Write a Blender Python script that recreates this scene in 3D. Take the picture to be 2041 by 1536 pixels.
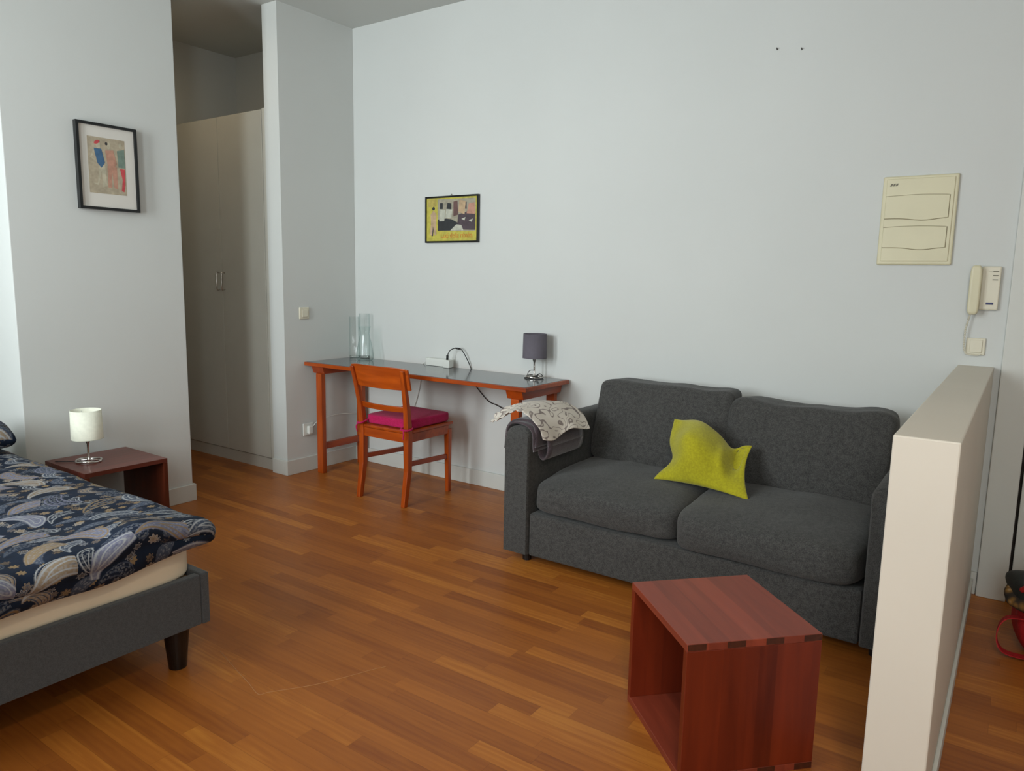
import bpy, bmesh, math, random
from mathutils import Vector, Matrix, noise
PI = math.pi
for o in list(bpy.data.objects): bpy.data.objects.remove(o)
S = bpy.context.scene
C = S.collection
random.seed(5)

# ---------------- camera ----------------
cx, cy, cz, yaw, pit, rol, fpx = 4.1445, -3.8832, 1.3983, -0.6057, -0.1442, 0.0192, 1463.9
fw = Vector((math.sin(yaw)*math.cos(pit), math.cos(yaw)*math.cos(pit), math.sin(pit)))
rt = Vector((math.cos(yaw), -math.sin(yaw), 0)); up = rt.cross(fw)
r2 = math.cos(rol)*rt + math.sin(rol)*up; u2 = -math.sin(rol)*rt + math.cos(rol)*up
cam = bpy.data.objects.new('camera', bpy.data.cameras.new('camera')); C.objects.link(cam)
M = Matrix((r2, u2, -fw)).transposed().to_4x4(); M.translation = (cx, cy, cz)
cam.matrix_world = M
cam.data.sensor_width = 36; cam.data.lens = fpx/2041*36; cam.data.clip_start = .02
S.camera = cam
# ---------------- light ----------------
S.view_settings.view_transform = 'Standard'; S.view_settings.look = 'None'
S.view_settings.gamma = 1; S.view_settings.use_curve_mapping = False
S.view_settings.exposure = 0.60
H = 3.14; YF = -4.75
WINS = [(0.5, 1.1), (1.6, 2.2), (4.25, 4.95)]
WZ = (0.9, 3.04)
w = bpy.data.worlds.new('world'); S.world = w; w.use_nodes = True
w.node_tree.nodes['Background'].inputs[0].default_value = (0.72, 0.86, 1.0, 1)
w.node_tree.nodes['Background'].inputs[1].default_value = 1.5
def area(name, loc, rot, sx, sy, power, col, spread=PI):
    l = bpy.data.lights.new(name, 'AREA'); l.shape = 'RECTANGLE'; l.size = sx; l.size_y = sy
    l.energy = power; l.color = col; l.spread = spread
    o = bpy.data.objects.new(name, l); o.location = loc; o.rotation_euler = rot; C.objects.link(o); return o
for (a, b), P in zip(WINS, (29, 20, 25)):
    area('window_daylight', ((a+b)/2, YF+.03, sum(WZ)/2), (PI/2, 0, 0), b-a-.1, WZ[1]-WZ[0]-.1, P, (.865, .94, .955), PI if a > 4 else 2.15)
area('kitchen_ceiling_light', (4.6, -4.1, H-.14), (0, 0, 0), .3, .3, 16, (1, .76, .52))
area('passage_fill_light', (-.65, -1.22, H-.10), (0, 0, 0), .2, .2, 1.3, (1, .78, .5))  # added warm fill to brighten the dark passage, no known lamp there

# ---------------- materials ----------------
def lin(c):
    return tuple(((v/255)/12.92 if v/255 <= .04045 else (((v/255)+.055)/1.055)**2.4) for v in c)+(1,)
MATS = {}
class N:
    def __init__(s, name):
        s.m = bpy.data.materials.new(name); s.m.use_nodes = True; s.t = s.m.node_tree
        s.b = s.t.nodes['Principled BSDF']
    def n(s, ty, ins=None, **kw):
        nd = s.t.nodes.new(ty)
        for k, v in kw.items(): setattr(nd, k, v)
        for k, v in (ins or {}).items():
            if isinstance(v, bpy.types.NodeSocket): s.t.links.new(v, nd.inputs[k])
            elif v is not None: nd.inputs[k].default_value = v
        return nd
    def ma(s, op, a, b=None, c=None):
        ins = {0: a}
        if b is not None: ins[1] = b
        if c is not None: ins[2] = c
        return s.n('ShaderNodeMath', ins, operation=op).outputs[0]
    def ss(s, x, a, b):   # smoothstep
        return s.n('ShaderNodeMapRange', {0: x, 1: a, 2: b, 3: 0., 4: 1.}, interpolation_type='SMOOTHSTEP').outputs[0]
    def mix(s, f, a, b):
        nd = s.n('ShaderNodeMix', data_type='RGBA')
        for i, v in ((0, f), (6, a), (7, b)):
            if isinstance(v, bpy.types.NodeSocket): s.t.links.new(v, nd.inputs[i])
            else: nd.inputs[i].default_value = v
        return nd.outputs[2]
    def ramp(s, f, stops):
        nd = s.n('ShaderNodeValToRGB', {0: f}); e = nd.color_ramp.elements
        while len(e) < len(stops): e.new(.5)
        for q, (p, c) in zip(e, stops): q.position = p; q.color = c
        return nd.outputs[0]
    def out(s, k, v):
        if isinstance(v, bpy.types.NodeSocket): s.t.links.new(v, s.b.inputs[k])
        else: s.b.inputs[k].default_value = v
    def bump(s, h, st, d=.01):
        nd = s.n('ShaderNodeBump', {'Strength': st, 'Distance': d, 'Height': h}); s.t.links.new(nd.outputs[0], s.b.inputs['Normal'])
def plain(name, rgb, rough=.6, var=.06, scale=6, metal=0., bump=0., bscale=200, coat=0., stretch=None):
    if name in MATS: return MATS[name]
    a = N(name); tc = a.n('ShaderNodeTexCoord').outputs['Object']
    if stretch: tc = a.n('ShaderNodeMapping', {0: tc, 3: stretch}).outputs[0]
    nz = a.n('ShaderNodeTexNoise', {'Vector': tc, 'Scale': scale, 'Detail': 4.}).outputs[0]
    c = lin(rgb); d = tuple(v*(1-var*2) for v in c[:3])+(1,); e = tuple(min(1, v*(1+var*2)) for v in c[:3])+(1,)
    a.out('Base Color', a.ramp(nz, [(.25, d), (.75, e)])); a.out('Roughness', rough); a.out('Metallic', metal)
    if coat: a.out('Coat Weight', coat); a.out('Coat Roughness', .15)
    if bump:
        n2 = a.n('ShaderNodeTexNoise', {'Vector': tc, 'Scale': float(bscale), 'Detail': 3.}).outputs[0]; a.bump(n2, bump, .004)
    MATS[name] = a.m; return a.m
def wood(name, dark, light, rough=.35, axis=2, bands=7., board=0.):
    if name in MATS: return MATS[name]
    a = N(name); tc = a.n('ShaderNodeTexCoord').outputs['Object']
    sc = [28., 28., 28.]; sc[axis] = 2.2
    mp = a.n('ShaderNodeMapping', {0: tc, 3: tuple(sc)}).outputs[0]
    nz = a.n('ShaderNodeTexNoise', {'Vector': mp, 'Scale': 1., 'Detail': 5., 'Distortion': .6}).outputs[0]
    n2 = a.n('ShaderNodeTexNoise', {'Vector': mp, 'Scale': .16, 'Detail': 2.}).outputs[0]
    f = a.ma('ADD', a.ma('MULTIPLY', nz, .55), a.ma('MULTIPLY', n2, .45))
    if board:
        # staves glued side by side across the panel
        s3 = a.n('ShaderNodeSeparateXYZ', {0: tc}); o = s3.outputs[0 if axis != 0 else 1]
        if axis == 0: pass
        k = a.ma('FLOOR', a.ma('MULTIPLY', o, 1/board)); k2 = a.ma('FLOOR', a.ma('MULTIPLY', s3.outputs[1 if axis != 1 else 2], 1/board))
        wn = a.n('ShaderNodeTexWhiteNoise', {'Vector': a.n('ShaderNodeCombineXYZ', {0: k, 1: k2}).outputs[0]}, noise_dimensions='3D').outputs[0]
        f = a.ma('ADD', a.ma('MULTIPLY', f, .75), a.ma('MULTIPLY', wn, .25))
    a.out('Base Color', a.ramp(f, [(.3, lin(dark)), (.68, lin(light))])); a.out('Roughness', rough)
    a.bump(nz, .08, .002); MATS[name] = a.m; return a.m
def floor_mat():
    a = N('oak_parquet'); tc = a.n('ShaderNodeTexCoord').outputs['Object']
    s = a.n('ShaderNodeSeparateXYZ', {0: tc}); W, L = .0655, .58
    y = a.ma('DIVIDE', s.outputs[1], W); row = a.ma('FLOOR', y)
    rn = a.n('ShaderNodeTexWhiteNoise', {'W': row}, noise_dimensions='1D').outputs[0]
    x = a.ma('ADD', a.ma('DIVIDE', s.outputs[0], L), a.ma('MULTIPLY', rn, 7.3)); col = a.ma('FLOOR', x)
    cmb = a.n('ShaderNodeCombineXYZ', {0: row, 1: col}).outputs[0]
    wn = a.n('ShaderNodeTexWhiteNoise', {'Vector': cmb}, noise_dimensions='2D')
    off = a.n('ShaderNodeVectorMath', {0: wn.outputs['Color'], 1: (37., 37., 37.)}, operation='MULTIPLY').outputs[0]
    pv = a.n('ShaderNodeVectorMath', {0: tc, 1: off}, operation='ADD').outputs[0]
    m1 = a.n('ShaderNodeMapping', {0: pv, 3: (2.2, 22., 1.)}).outputs[0]
    g1 = a.n('ShaderNodeTexNoise', {'Vector': m1, 'Scale': 1.3, 'Detail': 4., 'Distortion': 1.2}).outputs[0]
    wv = a.n('ShaderNodeTexWave', {'Vector': m1, 'Scale': .6, 'Distortion': 7., 'Detail': 2., 'Detail Scale': 1.2}, wave_type='BANDS', bands_direction='Y').outputs[1]
    m2 = a.n('ShaderNodeMapping', {0: pv, 3: (9., 260., 1.)}).outputs[0]
    g2 = a.n('ShaderNodeTexNoise', {'Vector': m2, 'Scale': 1., 'Detail': 2.}).outputs[0]
    f = a.ma('ADD', a.ma('MULTIPLY', wn.outputs[0], .40), a.ma('ADD', a.ma('MULTIPLY', g1, .38), a.ma('ADD', a.ma('MULTIPLY', wv, .07), a.ma('MULTIPLY', g2, .14))))
    c = a.ramp(f, [(.12, lin((122, 62, 27))), (.38, lin((152, 87, 33))), (.62, lin((168, 99, 37))), (.90, lin((202, 134, 54)))])
    fy = a.ma('FRACT', y); fx = a.ma('FRACT', x)
    ey = a.ma('MINIMUM', fy, a.ma('SUBTRACT', 1., fy)); ex = a.ma('MULTIPLY', a.ma('MINIMUM', fx, a.ma('SUBTRACT', 1., fx)), L/W)
    e = a.ss(a.ma('MINIMUM', ey, ex), .0, .02)
    big = a.n('ShaderNodeTexNoise', {'Vector': tc, 'Scale': 1.7, 'Detail': 3.}).outputs[0]
    c = a.mix(a.ma('MULTIPLY', a.ma('SUBTRACT', 1., e), .35), c, lin((70, 36, 16)))
    a.out('Base Color', c); a.out('Specular IOR Level', .35)
    a.out('Roughness', a.ma('ADD', .30, a.ma('MULTIPLY', big, .22)))
    a.bump(a.ma('ADD', a.ma('MULTIPLY', e, .5), a.ma('MULTIPLY', g2, .25)), .12, .002)
    return a.m
def fabric(name, rgb, rgb2, sc=260., rough=.95, bump=.5, sheen=0.3):
    if name in MATS: return MATS[name]
    a = N(name); tc = a.n('ShaderNodeTexCoord').outputs['Object']
    n1 = a.n('ShaderNodeTexNoise', {'Vector': tc, 'Scale': sc, 'Detail': 3.}).outputs[0]
    n3 = a.n('ShaderNodeTexNoise', {'Vector': tc, 'Scale': sc*.2, 'Detail': 3.}).outputs[0]
    f = a.ma('ADD', a.ma('MULTIPLY', n1, .7), a.ma('MULTIPLY', n3, .3))
    a.out('Base Color', a.ramp(f, [(.38, lin(rgb)), (.62, lin(rgb2))])); a.out('Roughness', rough)
    a.out('Sheen Weight', sheen); a.bump(n1, bump, .002)
    MATS[name] = a.m; return a.m
def paisley():
    a = N('navy_paisley_cotton'); uv = a.n('ShaderNodeUVMap').outputs[0]
    warp = a.n('ShaderNodeTexNoise', {'Vector': uv, 'Scale': 6., 'Detail': 2.}).outputs['Color']
    col = lin((13, 27, 46))
    fine = a.n('ShaderNodeTexVoronoi', {'Vector': uv, 'Scale': 95.}, voronoi_dimensions='2D').outputs[0]
    col = a.mix(a.ma('MULTIPLY', a.ss(a.n('ShaderNodeTexNoise', {'Vector': uv, 'Scale': 14., 'Detail': 3.}).outputs[0], .5, .62), .35), col, lin((10, 12, 20)))
    def layer(scale, size, seedoff, kind, col, pal):
        p0 = a.n('ShaderNodeVectorMath', {0: uv, 1: (seedoff, seedoff*1.7, 0)}, operation='ADD').outputs[0]
        p = a.n('ShaderNodeVectorMath', {0: p0, 1: (scale, scale, 0.)}, operation='MULTIPLY').outputs[0]
        v = a.n('ShaderNodeTexVoronoi', {'Vector': p, 'Scale': 1., 'Randomness': .62}, voronoi_dimensions='2D')
        rnd = a.n('ShaderNodeSeparateColor', {0: v.outputs['Color']})
        d = a.n('ShaderNodeVectorMath', {0: p, 1: v.outputs['Position']}, operation='SUBTRACT').outputs[0]
        ang = a.ma('MULTIPLY', rnd.outputs[0], 6.283) if kind == 'f' else a.ma('ADD', .5, a.ma('MULTIPLY', a.ma('SUBTRACT', rnd.outputs[0], .5), 3.2))
        rv = a.n('ShaderNodeVectorRotate', {'Vector': d, 'Angle': ang}, rotation_type='Z_AXIS').outputs[0]
        s = a.n('ShaderNodeSeparateXYZ', {0: rv}); X, Y = s.outputs[0], s.outputs[1]
        if kind == 'p':
            # teardrop with a bent tail
            Xb = a.ma('SUBTRACT', X, a.ma('MULTIPLY', a.ma('MULTIPLY', Y, Y), a.ma('ADD', .5, a.ma('MULTIPLY', rnd.outputs[1], .9))))
            t = a.ma('DIVIDE', a.ma('ADD', Y, .30*size), .85*size)     # 0 tail root .. 1 tip
            tcl = a.n('ShaderNodeClamp', {0: t}).outputs[0]
            wd = a.ma('MULTIPLY', a.ma('POWER', a.ma('SUBTRACT', 1., tcl), .7), .215*size)
            yy = a.ma('MAXIMUM', a.ma('MULTIPLY', a.ma('ADD', Y, .30*size), -1.), a.ma('MAXIMUM', 0., a.ma('SUBTRACT', Y, .55*size)))
            dist = a.ma('SUBTRACT', a.ma('SQRT', a.ma('ADD', a.ma('MULTIPLY', Xb, Xb), a.ma('MULTIPLY', yy, yy))), wd)
        else:
            r = a.ma('SQRT', a.ma('ADD', a.ma('MULTIPLY', X, X), a.ma('MULTIPLY', Y, Y)))
            th = a.ma('ARCTAN2', Y, X)
            dist = a.ma('SUBTRACT', r, a.ma('ADD', .22*size, a.ma('MULTIPLY', a.ma('SINE', a.ma('MULTIPLY', th, 7.)), .05*size)))
        e = .018*size
        inside = a.ma('SUBTRACT', 1., a.ss(dist, -e, e))
        ring = a.ma('SUBTRACT', 1., a.ss(a.ma('ABSOLUTE', a.ma('ADD', dist, .035*size)), .008*size, .026*size))
        ring2 = a.ma('SUBTRACT', 1., a.ss(a.ma('ABSOLUTE', a.ma('ADD', dist, .13*size)), .005*size, .018*size))
        core = a.ma('SUBTRACT', 1., a.ss(a.ma('ADD', dist, .2*size), -e, e))
        r2_ = rnd.outputs[2]
        fill = a.ramp(r2_, [(0., pal[0]), (.34, pal[1]), (.62, pal[2]), (.85, pal[3])]); fill.node.color_ramp.interpolation = 'CONSTANT'
        edge = a.ramp(rnd.outputs[1], [(0., pal[4]), (.45, pal[5]), (.8, pal[0])]); edge.node.color_ramp.interpolation = 'CONSTANT'
        speck = a.ma('SUBTRACT', 1., a.ss(fine, .25, .45))
        body = a.mix(a.ma('MULTIPLY', speck, .35), fill, pal[5])
        body = a.mix(ring2, body, edge); body = a.mix(a.ma('MULTIPLY', core, .6), body, pal[3] if kind == 'p' else pal[6])
        keep = a.ss(rnd.outputs[1], .06, .07)
        col = a.mix(a.ma('MULTIPLY', inside, keep), col, body)
        return a.mix(a.ma('MULTIPLY', ring, keep), col, edge)
    lav, tan, navy, gry, cream, white, gold = (lin((106, 107, 126)), lin((128, 112, 94)), lin((20, 30, 48)), lin((60, 68, 84)), lin((128, 108, 80)), lin((146, 148, 150)), lin((104, 76, 40)))
    col = layer(17., .95, 3.3, 'f', col, [cream, navy, gry, navy, white, cream, gold])
    col = layer(13., .9, 7.7, 'f', col, [navy, gry, tan, cream, white, cream, gold])
    col = layer(8.6, 1.15, 5.1, 'p', col, [gry, navy, tan, navy, gry, white, gold])
    col = layer(6.0, 1.2, .4, 'p', col, [lav, tan, navy, gry, cream, white, gold])
    a.out('Base Color', col); a.out('Roughness', .85); a.out('Specular IOR Level', .25)
    n1 = a.n('ShaderNodeTexNoise', {'Vector': uv, 'Scale': 30., 'Detail': 3.}).outputs[0]; a.bump(n1, .25, .006)
    return a.m
def glass(name='clear_glass', tint=(.982, .992, .99, 1)):
    a = N(name); t = a.t; out = [n for n in t.nodes if n.type == 'OUTPUT_MATERIAL'][0]
    lw = a.n('ShaderNodeLayerWeight', {0: .5}); f3 = a.ma('POWER', lw.outputs[1], 2.5)
    tr = a.n('ShaderNodeBsdfTransparent', {0: a.mix(f3, tint, (.52, .62, .61, 1))}); gl = a.n('ShaderNodeBsdfGlossy', {0: (1, 1, 1, 1), 1: .02})
    f = a.ma('ADD', .035, a.ma('MULTIPLY', f3, .3))
    mx = a.n('ShaderNodeMixShader', {0: f}); t.links.new(tr.outputs[0], mx.inputs[1]); t.links.new(gl.outputs[0], mx.inputs[2])
    t.links.new(mx.outputs[0], out.inputs[0]); return a.m
def squiggle():
    a = N('cream_squiggle_cotton'); uv = a.n('ShaderNodeUVMap').outputs[0]
    nz = a.n('ShaderNodeTexNoise', {'Vector': uv, 'Scale': 11., 'Detail': .5, 'Distortion': .8}).outputs[0]
    l = a.ma('SUBTRACT', 1., a.ss(a.ma('ABSOLUTE', a.ma('SUBTRACT', a.ma('FRACT', a.ma('MULTIPLY', nz, 5.)), .5)), .05, .14))
    a.out('Base Color', a.mix(a.ma('MULTIPLY', l, .85), lin((206, 197, 186)), lin((112, 98, 96)))); a.out('Roughness', .9)
    return a.m

WALL = plain('white_wall_paint', (201, 203, 200), .7, .012, 1.2, bump=.05, bscale=60)
TRIM = plain('white_trim_paint', (201, 202, 196), .5, .01)
CEIL = plain('ceiling_paint', (196, 198, 194), .8, .01, 1.)
FLOOR = floor_mat()
SOFA = fabric('grey_heather_fabric', (44, 44, 43), (76, 75, 73), 300., sheen=.1)
TEAK = wood('orange_stained_wood', (128, 46, 6), (186, 82, 16), .32, 2)
TEAKX = wood('orange_stained_wood_x', (128, 46, 6), (186, 82, 16), .32, 0)
TEAKY = wood('orange_stained_wood_y', (118, 38, 6), (172, 70, 14), .32, 1)
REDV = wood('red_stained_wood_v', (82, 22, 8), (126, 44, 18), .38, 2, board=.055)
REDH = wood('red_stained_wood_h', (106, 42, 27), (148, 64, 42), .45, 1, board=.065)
REDE = plain('dark_end_grain', (70, 30, 14), .5, .2, 60)
NSTW = wood('dark_mahogany', (78, 34, 26), (118, 58, 46), .3, 1, board=.07)
NSTV = wood('dark_mahogany_v', (66, 24, 12), (100, 42, 22), .35, 2, board=.07)
CHROME = plain('brushed_chrome', (205, 200, 195), .18, .02, metal=1.)
BLACK = plain('black_plastic', (18, 18, 20), .45, .05)
FRAMEB = plain('black_frame_lacquer', (16, 18, 20), .3, .05)
BEIGE = plain('beige_plastic', (206, 199, 168), .4, .02)
BEIGEL = plain('pale_beige_plastic', (212, 206, 186), .4, .02)
WHITEP = plain('white_plastic', (214, 216, 210), .35, .02)

# ---------------- helpers ----------------
def finish(name, bm, mats, parent=None, smooth=False, bevel=0, sub=0, solid=0, loc=None):
    bmesh.ops.recalc_face_normals(bm, faces=bm.faces[:]) if not solid else None
    me = bpy.data.meshes.new(name); bm.to_mesh(me); bm.free()
    for m in (mats if isinstance(mats, (list, tuple)) else [mats]): me.materials.append(m)
    o = bpy.data.objects.new(name, me); C.objects.link(o)
    if smooth:
        for p in me.polygons: p.use_smooth = True
    if solid: md = o.modifiers.new('s', 'SOLIDIFY'); md.thickness = solid; md.offset = -1
    if bevel:
        md = o.modifiers.new('b', 'BEVEL'); md.width = bevel; md.segments = 2; md.limit_method = 'ANGLE'; md.harden_normals = False
    if sub: md = o.modifiers.new('u', 'SUBSURF'); md.levels = sub; md.render_levels = sub
    if parent is not None: o.parent = parent
    return o
def thing(name, label, cat, loc=(0, 0, 0), rz=0, group=None):
    o = bpy.data.objects.new(name, None); C.objects.link(o); o.empty_display_size = .1
    o.location = loc; o.rotation_euler = (0, 0, rz); o['label'] = label; o['category'] = cat
    if group: o['group'] = group
    return o
def tag(o, label, cat, group=None):
    o['label'] = label; o['category'] = cat
    if group: o['group'] = group
    return o
def struct(o): o['kind'] = 'structure'; return o
def box(bm, x0, x1, y0, y1, z0, z1, mi=0):
    vs = [bm.verts.new(p) for p in ((x0, y0, z0), (x1, y0, z0), (x1, y1, z0), (x0, y1, z0), (x0, y0, z1), (x1, y0, z1), (x1, y1, z1), (x0, y1, z1))]
    for f in ((0, 3, 2, 1), (4, 5, 6, 7), (0, 1, 5, 4), (1, 2, 6, 5), (2, 3, 7, 6), (3, 0, 4, 7)):
        q = bm.faces.new([vs[i] for i in f]); q.material_index = mi
    return vs
def bx(name, mat, dims, parent=None, bevel=0):
    bm = bmesh.new(); box(bm, *dims); return finish(name, bm, mat, parent, bevel=bevel)
def prism(bm, poly, z0, z1, mi=0):
    a = [bm.verts.new((x, y, z0)) for x, y in poly]; b = [bm.verts.new((x, y, z1)) for x, y in poly]
    n = len(poly); F = [bm.faces.new(a[::-1]), bm.faces.new(b)]
    for i in range(n): F.append(bm.faces.new((a[i], a[(i+1) % n], b[(i+1) % n], b[i])))
    for f in F: f.material_index = mi
def hexa(bm, A, B):   # quad A (4 pts) to quad B
    a = [bm.verts.new(p) for p in A]; b = [bm.verts.new(p) for p in B]
    bm.faces.new(a[::-1]); bm.faces.new(b)
    for i in range(4): bm.faces.new((a[i], a[(i+1) % 4], b[(i+1) % 4], b[i]))
def leg(bm, p0, p1, w0, d0, w1=None, d1=None):
    w1 = w1 or w0; d1 = d1 or d0
    q = lambda p, w_, d_: [(p[0]-w_/2, p[1]-d_/2, p[2]), (p[0]+w_/2, p[1]-d_/2, p[2]), (p[0]+w_/2, p[1]+d_/2, p[2]), (p[0]-w_/2, p[1]+d_/2, p[2])]
    hexa(bm, q(p0, w0, d0), q(p1, w1, d1))
def cr(pts, n=8):
    P = [Vector(p) for p in pts]; P = [2*P[0]-P[1]]+P+[2*P[-1]-P[-2]]; out = []
    for i in range(1, len(P)-2):
        for k in range(n):
            t = k/n; a, b, c, d = P[i-1:i+3]
            out.append(.5*((2*b)+(c-a)*t+(2*a-5*b+4*c-d)*t*t+(3*b-a-3*c+d)*t**3))
    out.append(P[-2]); return out
def tube(bm, pts, r, seg=8, smoothn=8, closed=False, mi=0):
    P = cr(pts, smoothn) if smoothn else [Vector(p) for p in pts]
    rings = []; prev = None
    for i, p in enumerate(P):
        t = (P[min(i+1, len(P)-1)]-P[max(i-1, 0)]).normalized()
        ref = prev if prev else (Vector((0, 0, 1)) if abs(t.z) < .9 else Vector((1, 0, 0)))
        n = (ref - t*ref.dot(t)).normalized(); prev = n; b = t.cross(n)
        rr = r(i/(len(P)-1)) if callable(r) else r
        rings.append([bm.verts.new(p+rr*(math.cos(2*PI*k/seg)*n+math.sin(2*PI*k/seg)*b)) for k in range(seg)])
    for a, b in zip(rings, rings[1:]):
        for k in range(seg): f = bm.faces.new((a[k], a[(k+1) % seg], b[(k+1) % seg], b[k])); f.material_index = mi
    bm.faces.new(rings[0][::-1]).material_index = mi; bm.faces.new(rings[-1]).material_index = mi
def lathe(bm, prof, c=(0, 0, 0), seg=32, mi=0, caps=True):
    rings = []
    for r, z in prof:
        rings.append([bm.verts.new((c[0]+r*math.cos(2*PI*k/seg), c[1]+r*math.sin(2*PI*k/seg), c[2]+z)) for k in range(seg)])
    for a, b in zip(rings, rings[1:]):
        for k in range(seg): bm.faces.new((a[k], a[(k+1) % seg], b[(k+1) % seg], b[k])).material_index = mi
    if caps:
        bm.faces.new(rings[0][::-1]).material_index = mi; bm.faces.new(rings[-1]).material_index = mi
def softbox(bm, c, s, p=5., n=12, fn=None, nz=0., seed=0):
    """rounded, stuffed block: centre c, full sizes s"""
    idx = {}
    def V(a, b, d):
        k = (a, b, d)
        if k in idx: return idx[k]
        v = [2*a/n-1, 2*b/n-1, 2*d/n-1]
        v = [math.sin(q*PI/2)*.35+q*.65 for q in v]
        L = (abs(v[0])**p+abs(v[1])**p+abs(v[2])**p)**(1/p) or 1
        u = Vector(v)/L
        if fn: u = Vector(fn(u))
        P = Vector((c[0]+u.x*s[0]/2, c[1]+u.y*s[1]/2, c[2]+u.z*s[2]/2))
        if nz: P += nz*noise.noise_vector(P*5+Vector((seed, 0, 0)))+nz*.35*noise.noise_vector(P*14+Vector((0, seed, 0)))
        idx[k] = bm.verts.new(P); return idx[k]
    for i in range(n):
        for j in range(n):
            for F in (((i, j, 0), (i, j+1, 0), (i+1, j+1, 0), (i+1, j, 0)), ((i, j, n), (i+1, j, n), (i+1, j+1, n), (i, j+1, n)),
                      ((i, 0, j), (i+1, 0, j), (i+1, 0, j+1), (i, 0, j+1)), ((i, n, j), (i, n, j+1), (i+1, n, j+1), (i+1, n, j)),
                      ((0, i, j), (0, i, j+1), (0, i+1, j+1), (0, i+1, j)), ((n, i, j), (n, i+1, j), (n, i+1, j+1), (n, i, j+1))):
                bm.faces.new([V(*q) for q in F])
def grid(bm, nu, nv, fn, uvf=None, mi=0):
    g = [[bm.verts.new(fn(i/nu, j/nv)) for j in range(nv+1)] for i in range(nu+1)]
    L = bm.loops.layers.uv.verify()
    for i in range(nu):
        for j in range(nv):
            f = bm.faces.new((g[i][j], g[i+1][j], g[i+1][j+1], g[i][j+1])); f.material_index = mi
            for l, (a, b) in zip(f.loops, ((i, j), (i+1, j), (i+1, j+1), (i, j+1))):
                l[L].uv = uvf(a/nu, b/nv) if uvf else (a/nu, b/nv)
    return g
def textmesh(s, size, mat, name, parent, M4, depth=.0006, shear=0., sx=1.):
    cu = bpy.data.curves.new(name, 'FONT'); cu.body = s; cu.size = size; cu.extrude = depth; cu.align_x = 'CENTER'; cu.shear = shear
    tmp = bpy.data.objects.new(name+'_t', cu); C.objects.link(tmp)
    me = bpy.data.meshes.new_from_object(tmp.evaluated_get(bpy.context.evaluated_depsgraph_get()))
    bpy.data.objects.remove(tmp); me.transform(Matrix.Diagonal((sx, 1, 1, 1))); me.transform(M4); me.materials.clear(); me.materials.append(mat)
    o = bpy.data.objects.new(name, me); C.objects.link(o)
    if parent is not None: o.parent = parent
    return o

# ================= ROOM =================
X1 = 6.2; HX = -1.36; AX = -.35; TY = -.646
struct(bx('floor', FLOOR, (HX-.2, X1+.2, YF-.3, .2, -.1, 0)))
struct(bx('ceiling', CEIL, (HX-.2, X1+.2, YF-.3, .2, H, H+.1)))
DX0, DX1, DH = 4.197, 5.05, 2.12
bm = bmesh.new(); box(bm, HX-.15, DX0-.1, 0, .15, 0, H); box(bm, DX0-.1, DX1+.1, 0, .15, DH, H); box(bm, DX1+.1, X1, 0, .15, 0, H)
struct(finish('wall_back', bm, WALL))
bm = bmesh.new(); prism(bm, [(-.15, TY), (0, TY), (.012, -.001), (-.15, -.001)], 0, H)
struct(finish('wall_stub', bm, WALL))
PX, PYa, PYb = .015, -2.28, -1.375
bm = bmesh.new(); prism(bm, [(HX, PYa), (PX, PYa), (PX, PYb), (HX, PYb)], 0, H)
struct(finish('wall_left', bm, WALL, bevel=.004))
struct(bx('wall_hall', WALL, (HX-.15, HX, PYb, 0, 0, H)))
struct(bx('wall_alcove', WALL, (AX-.15, AX, YF, PYa, 0, H)))
struct(bx('wall_right', WALL, (X1, X1+.15, YF, .15, 0, H)))
# front wall with window openings
bm = bmesh.new(); xs = [AX-.15]+[v for ab in WINS for v in ab]+[X1+.15]
for i in range(0, len(xs), 2): box(bm, xs[i], xs[i+1], YF-.25, YF, 0, H)
for a, b in WINS: box(bm, a, b, YF-.25, YF, 0, WZ[0]); box(bm, a, b, YF-.25, YF, WZ[1], H)
struct(finish('wall_front', bm, WALL))
PANE = glass()
for i, (a, b) in enumerate(WINS):
    r = thing('window_%d' % (i+1), '', ''); del r['label']; del r['category']; struct(r)
    bm = bmesh.new(); y0, y1 = YF-.18, YF-.12; z0, z1 = WZ; m_ = (a+b)/2
    for d in ((a, a+.06, z0, z1), (b-.06, b, z0, z1), (a, b, z0, z0+.06), (a, b, z1-.06, z1), (m_-.03, m_+.03, z0, z1), (a, b, 2.2, 2.25)):
        box(bm, d[0], d[1], y0, y1, d[2], d[3])
    finish('window_frame', bm, TRIM, r, bevel=.004)
    bx('pane', PANE, (a+.05, b-.05, YF-.155, YF-.15, z0+.05, z1-.05), r)
    bx('window_sill', TRIM, (a-.03, b+.03, YF-.12, YF+.02, z0-.03, z0), r, .004)
# low wall
LX0, LX1, LY, LZ = 3.9165, 4.056, -1.968, 1.051
LOWM = plain('warm_white_wall_paint', (214, 207, 194), .6, .012, 3, bump=.06, bscale=40)
bm = bmesh.new(); box(bm, LX0, LX1, LY, 0, 0, LZ)
struct(finish('wall_low', bm, LOWM, bevel=.004))
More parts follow.
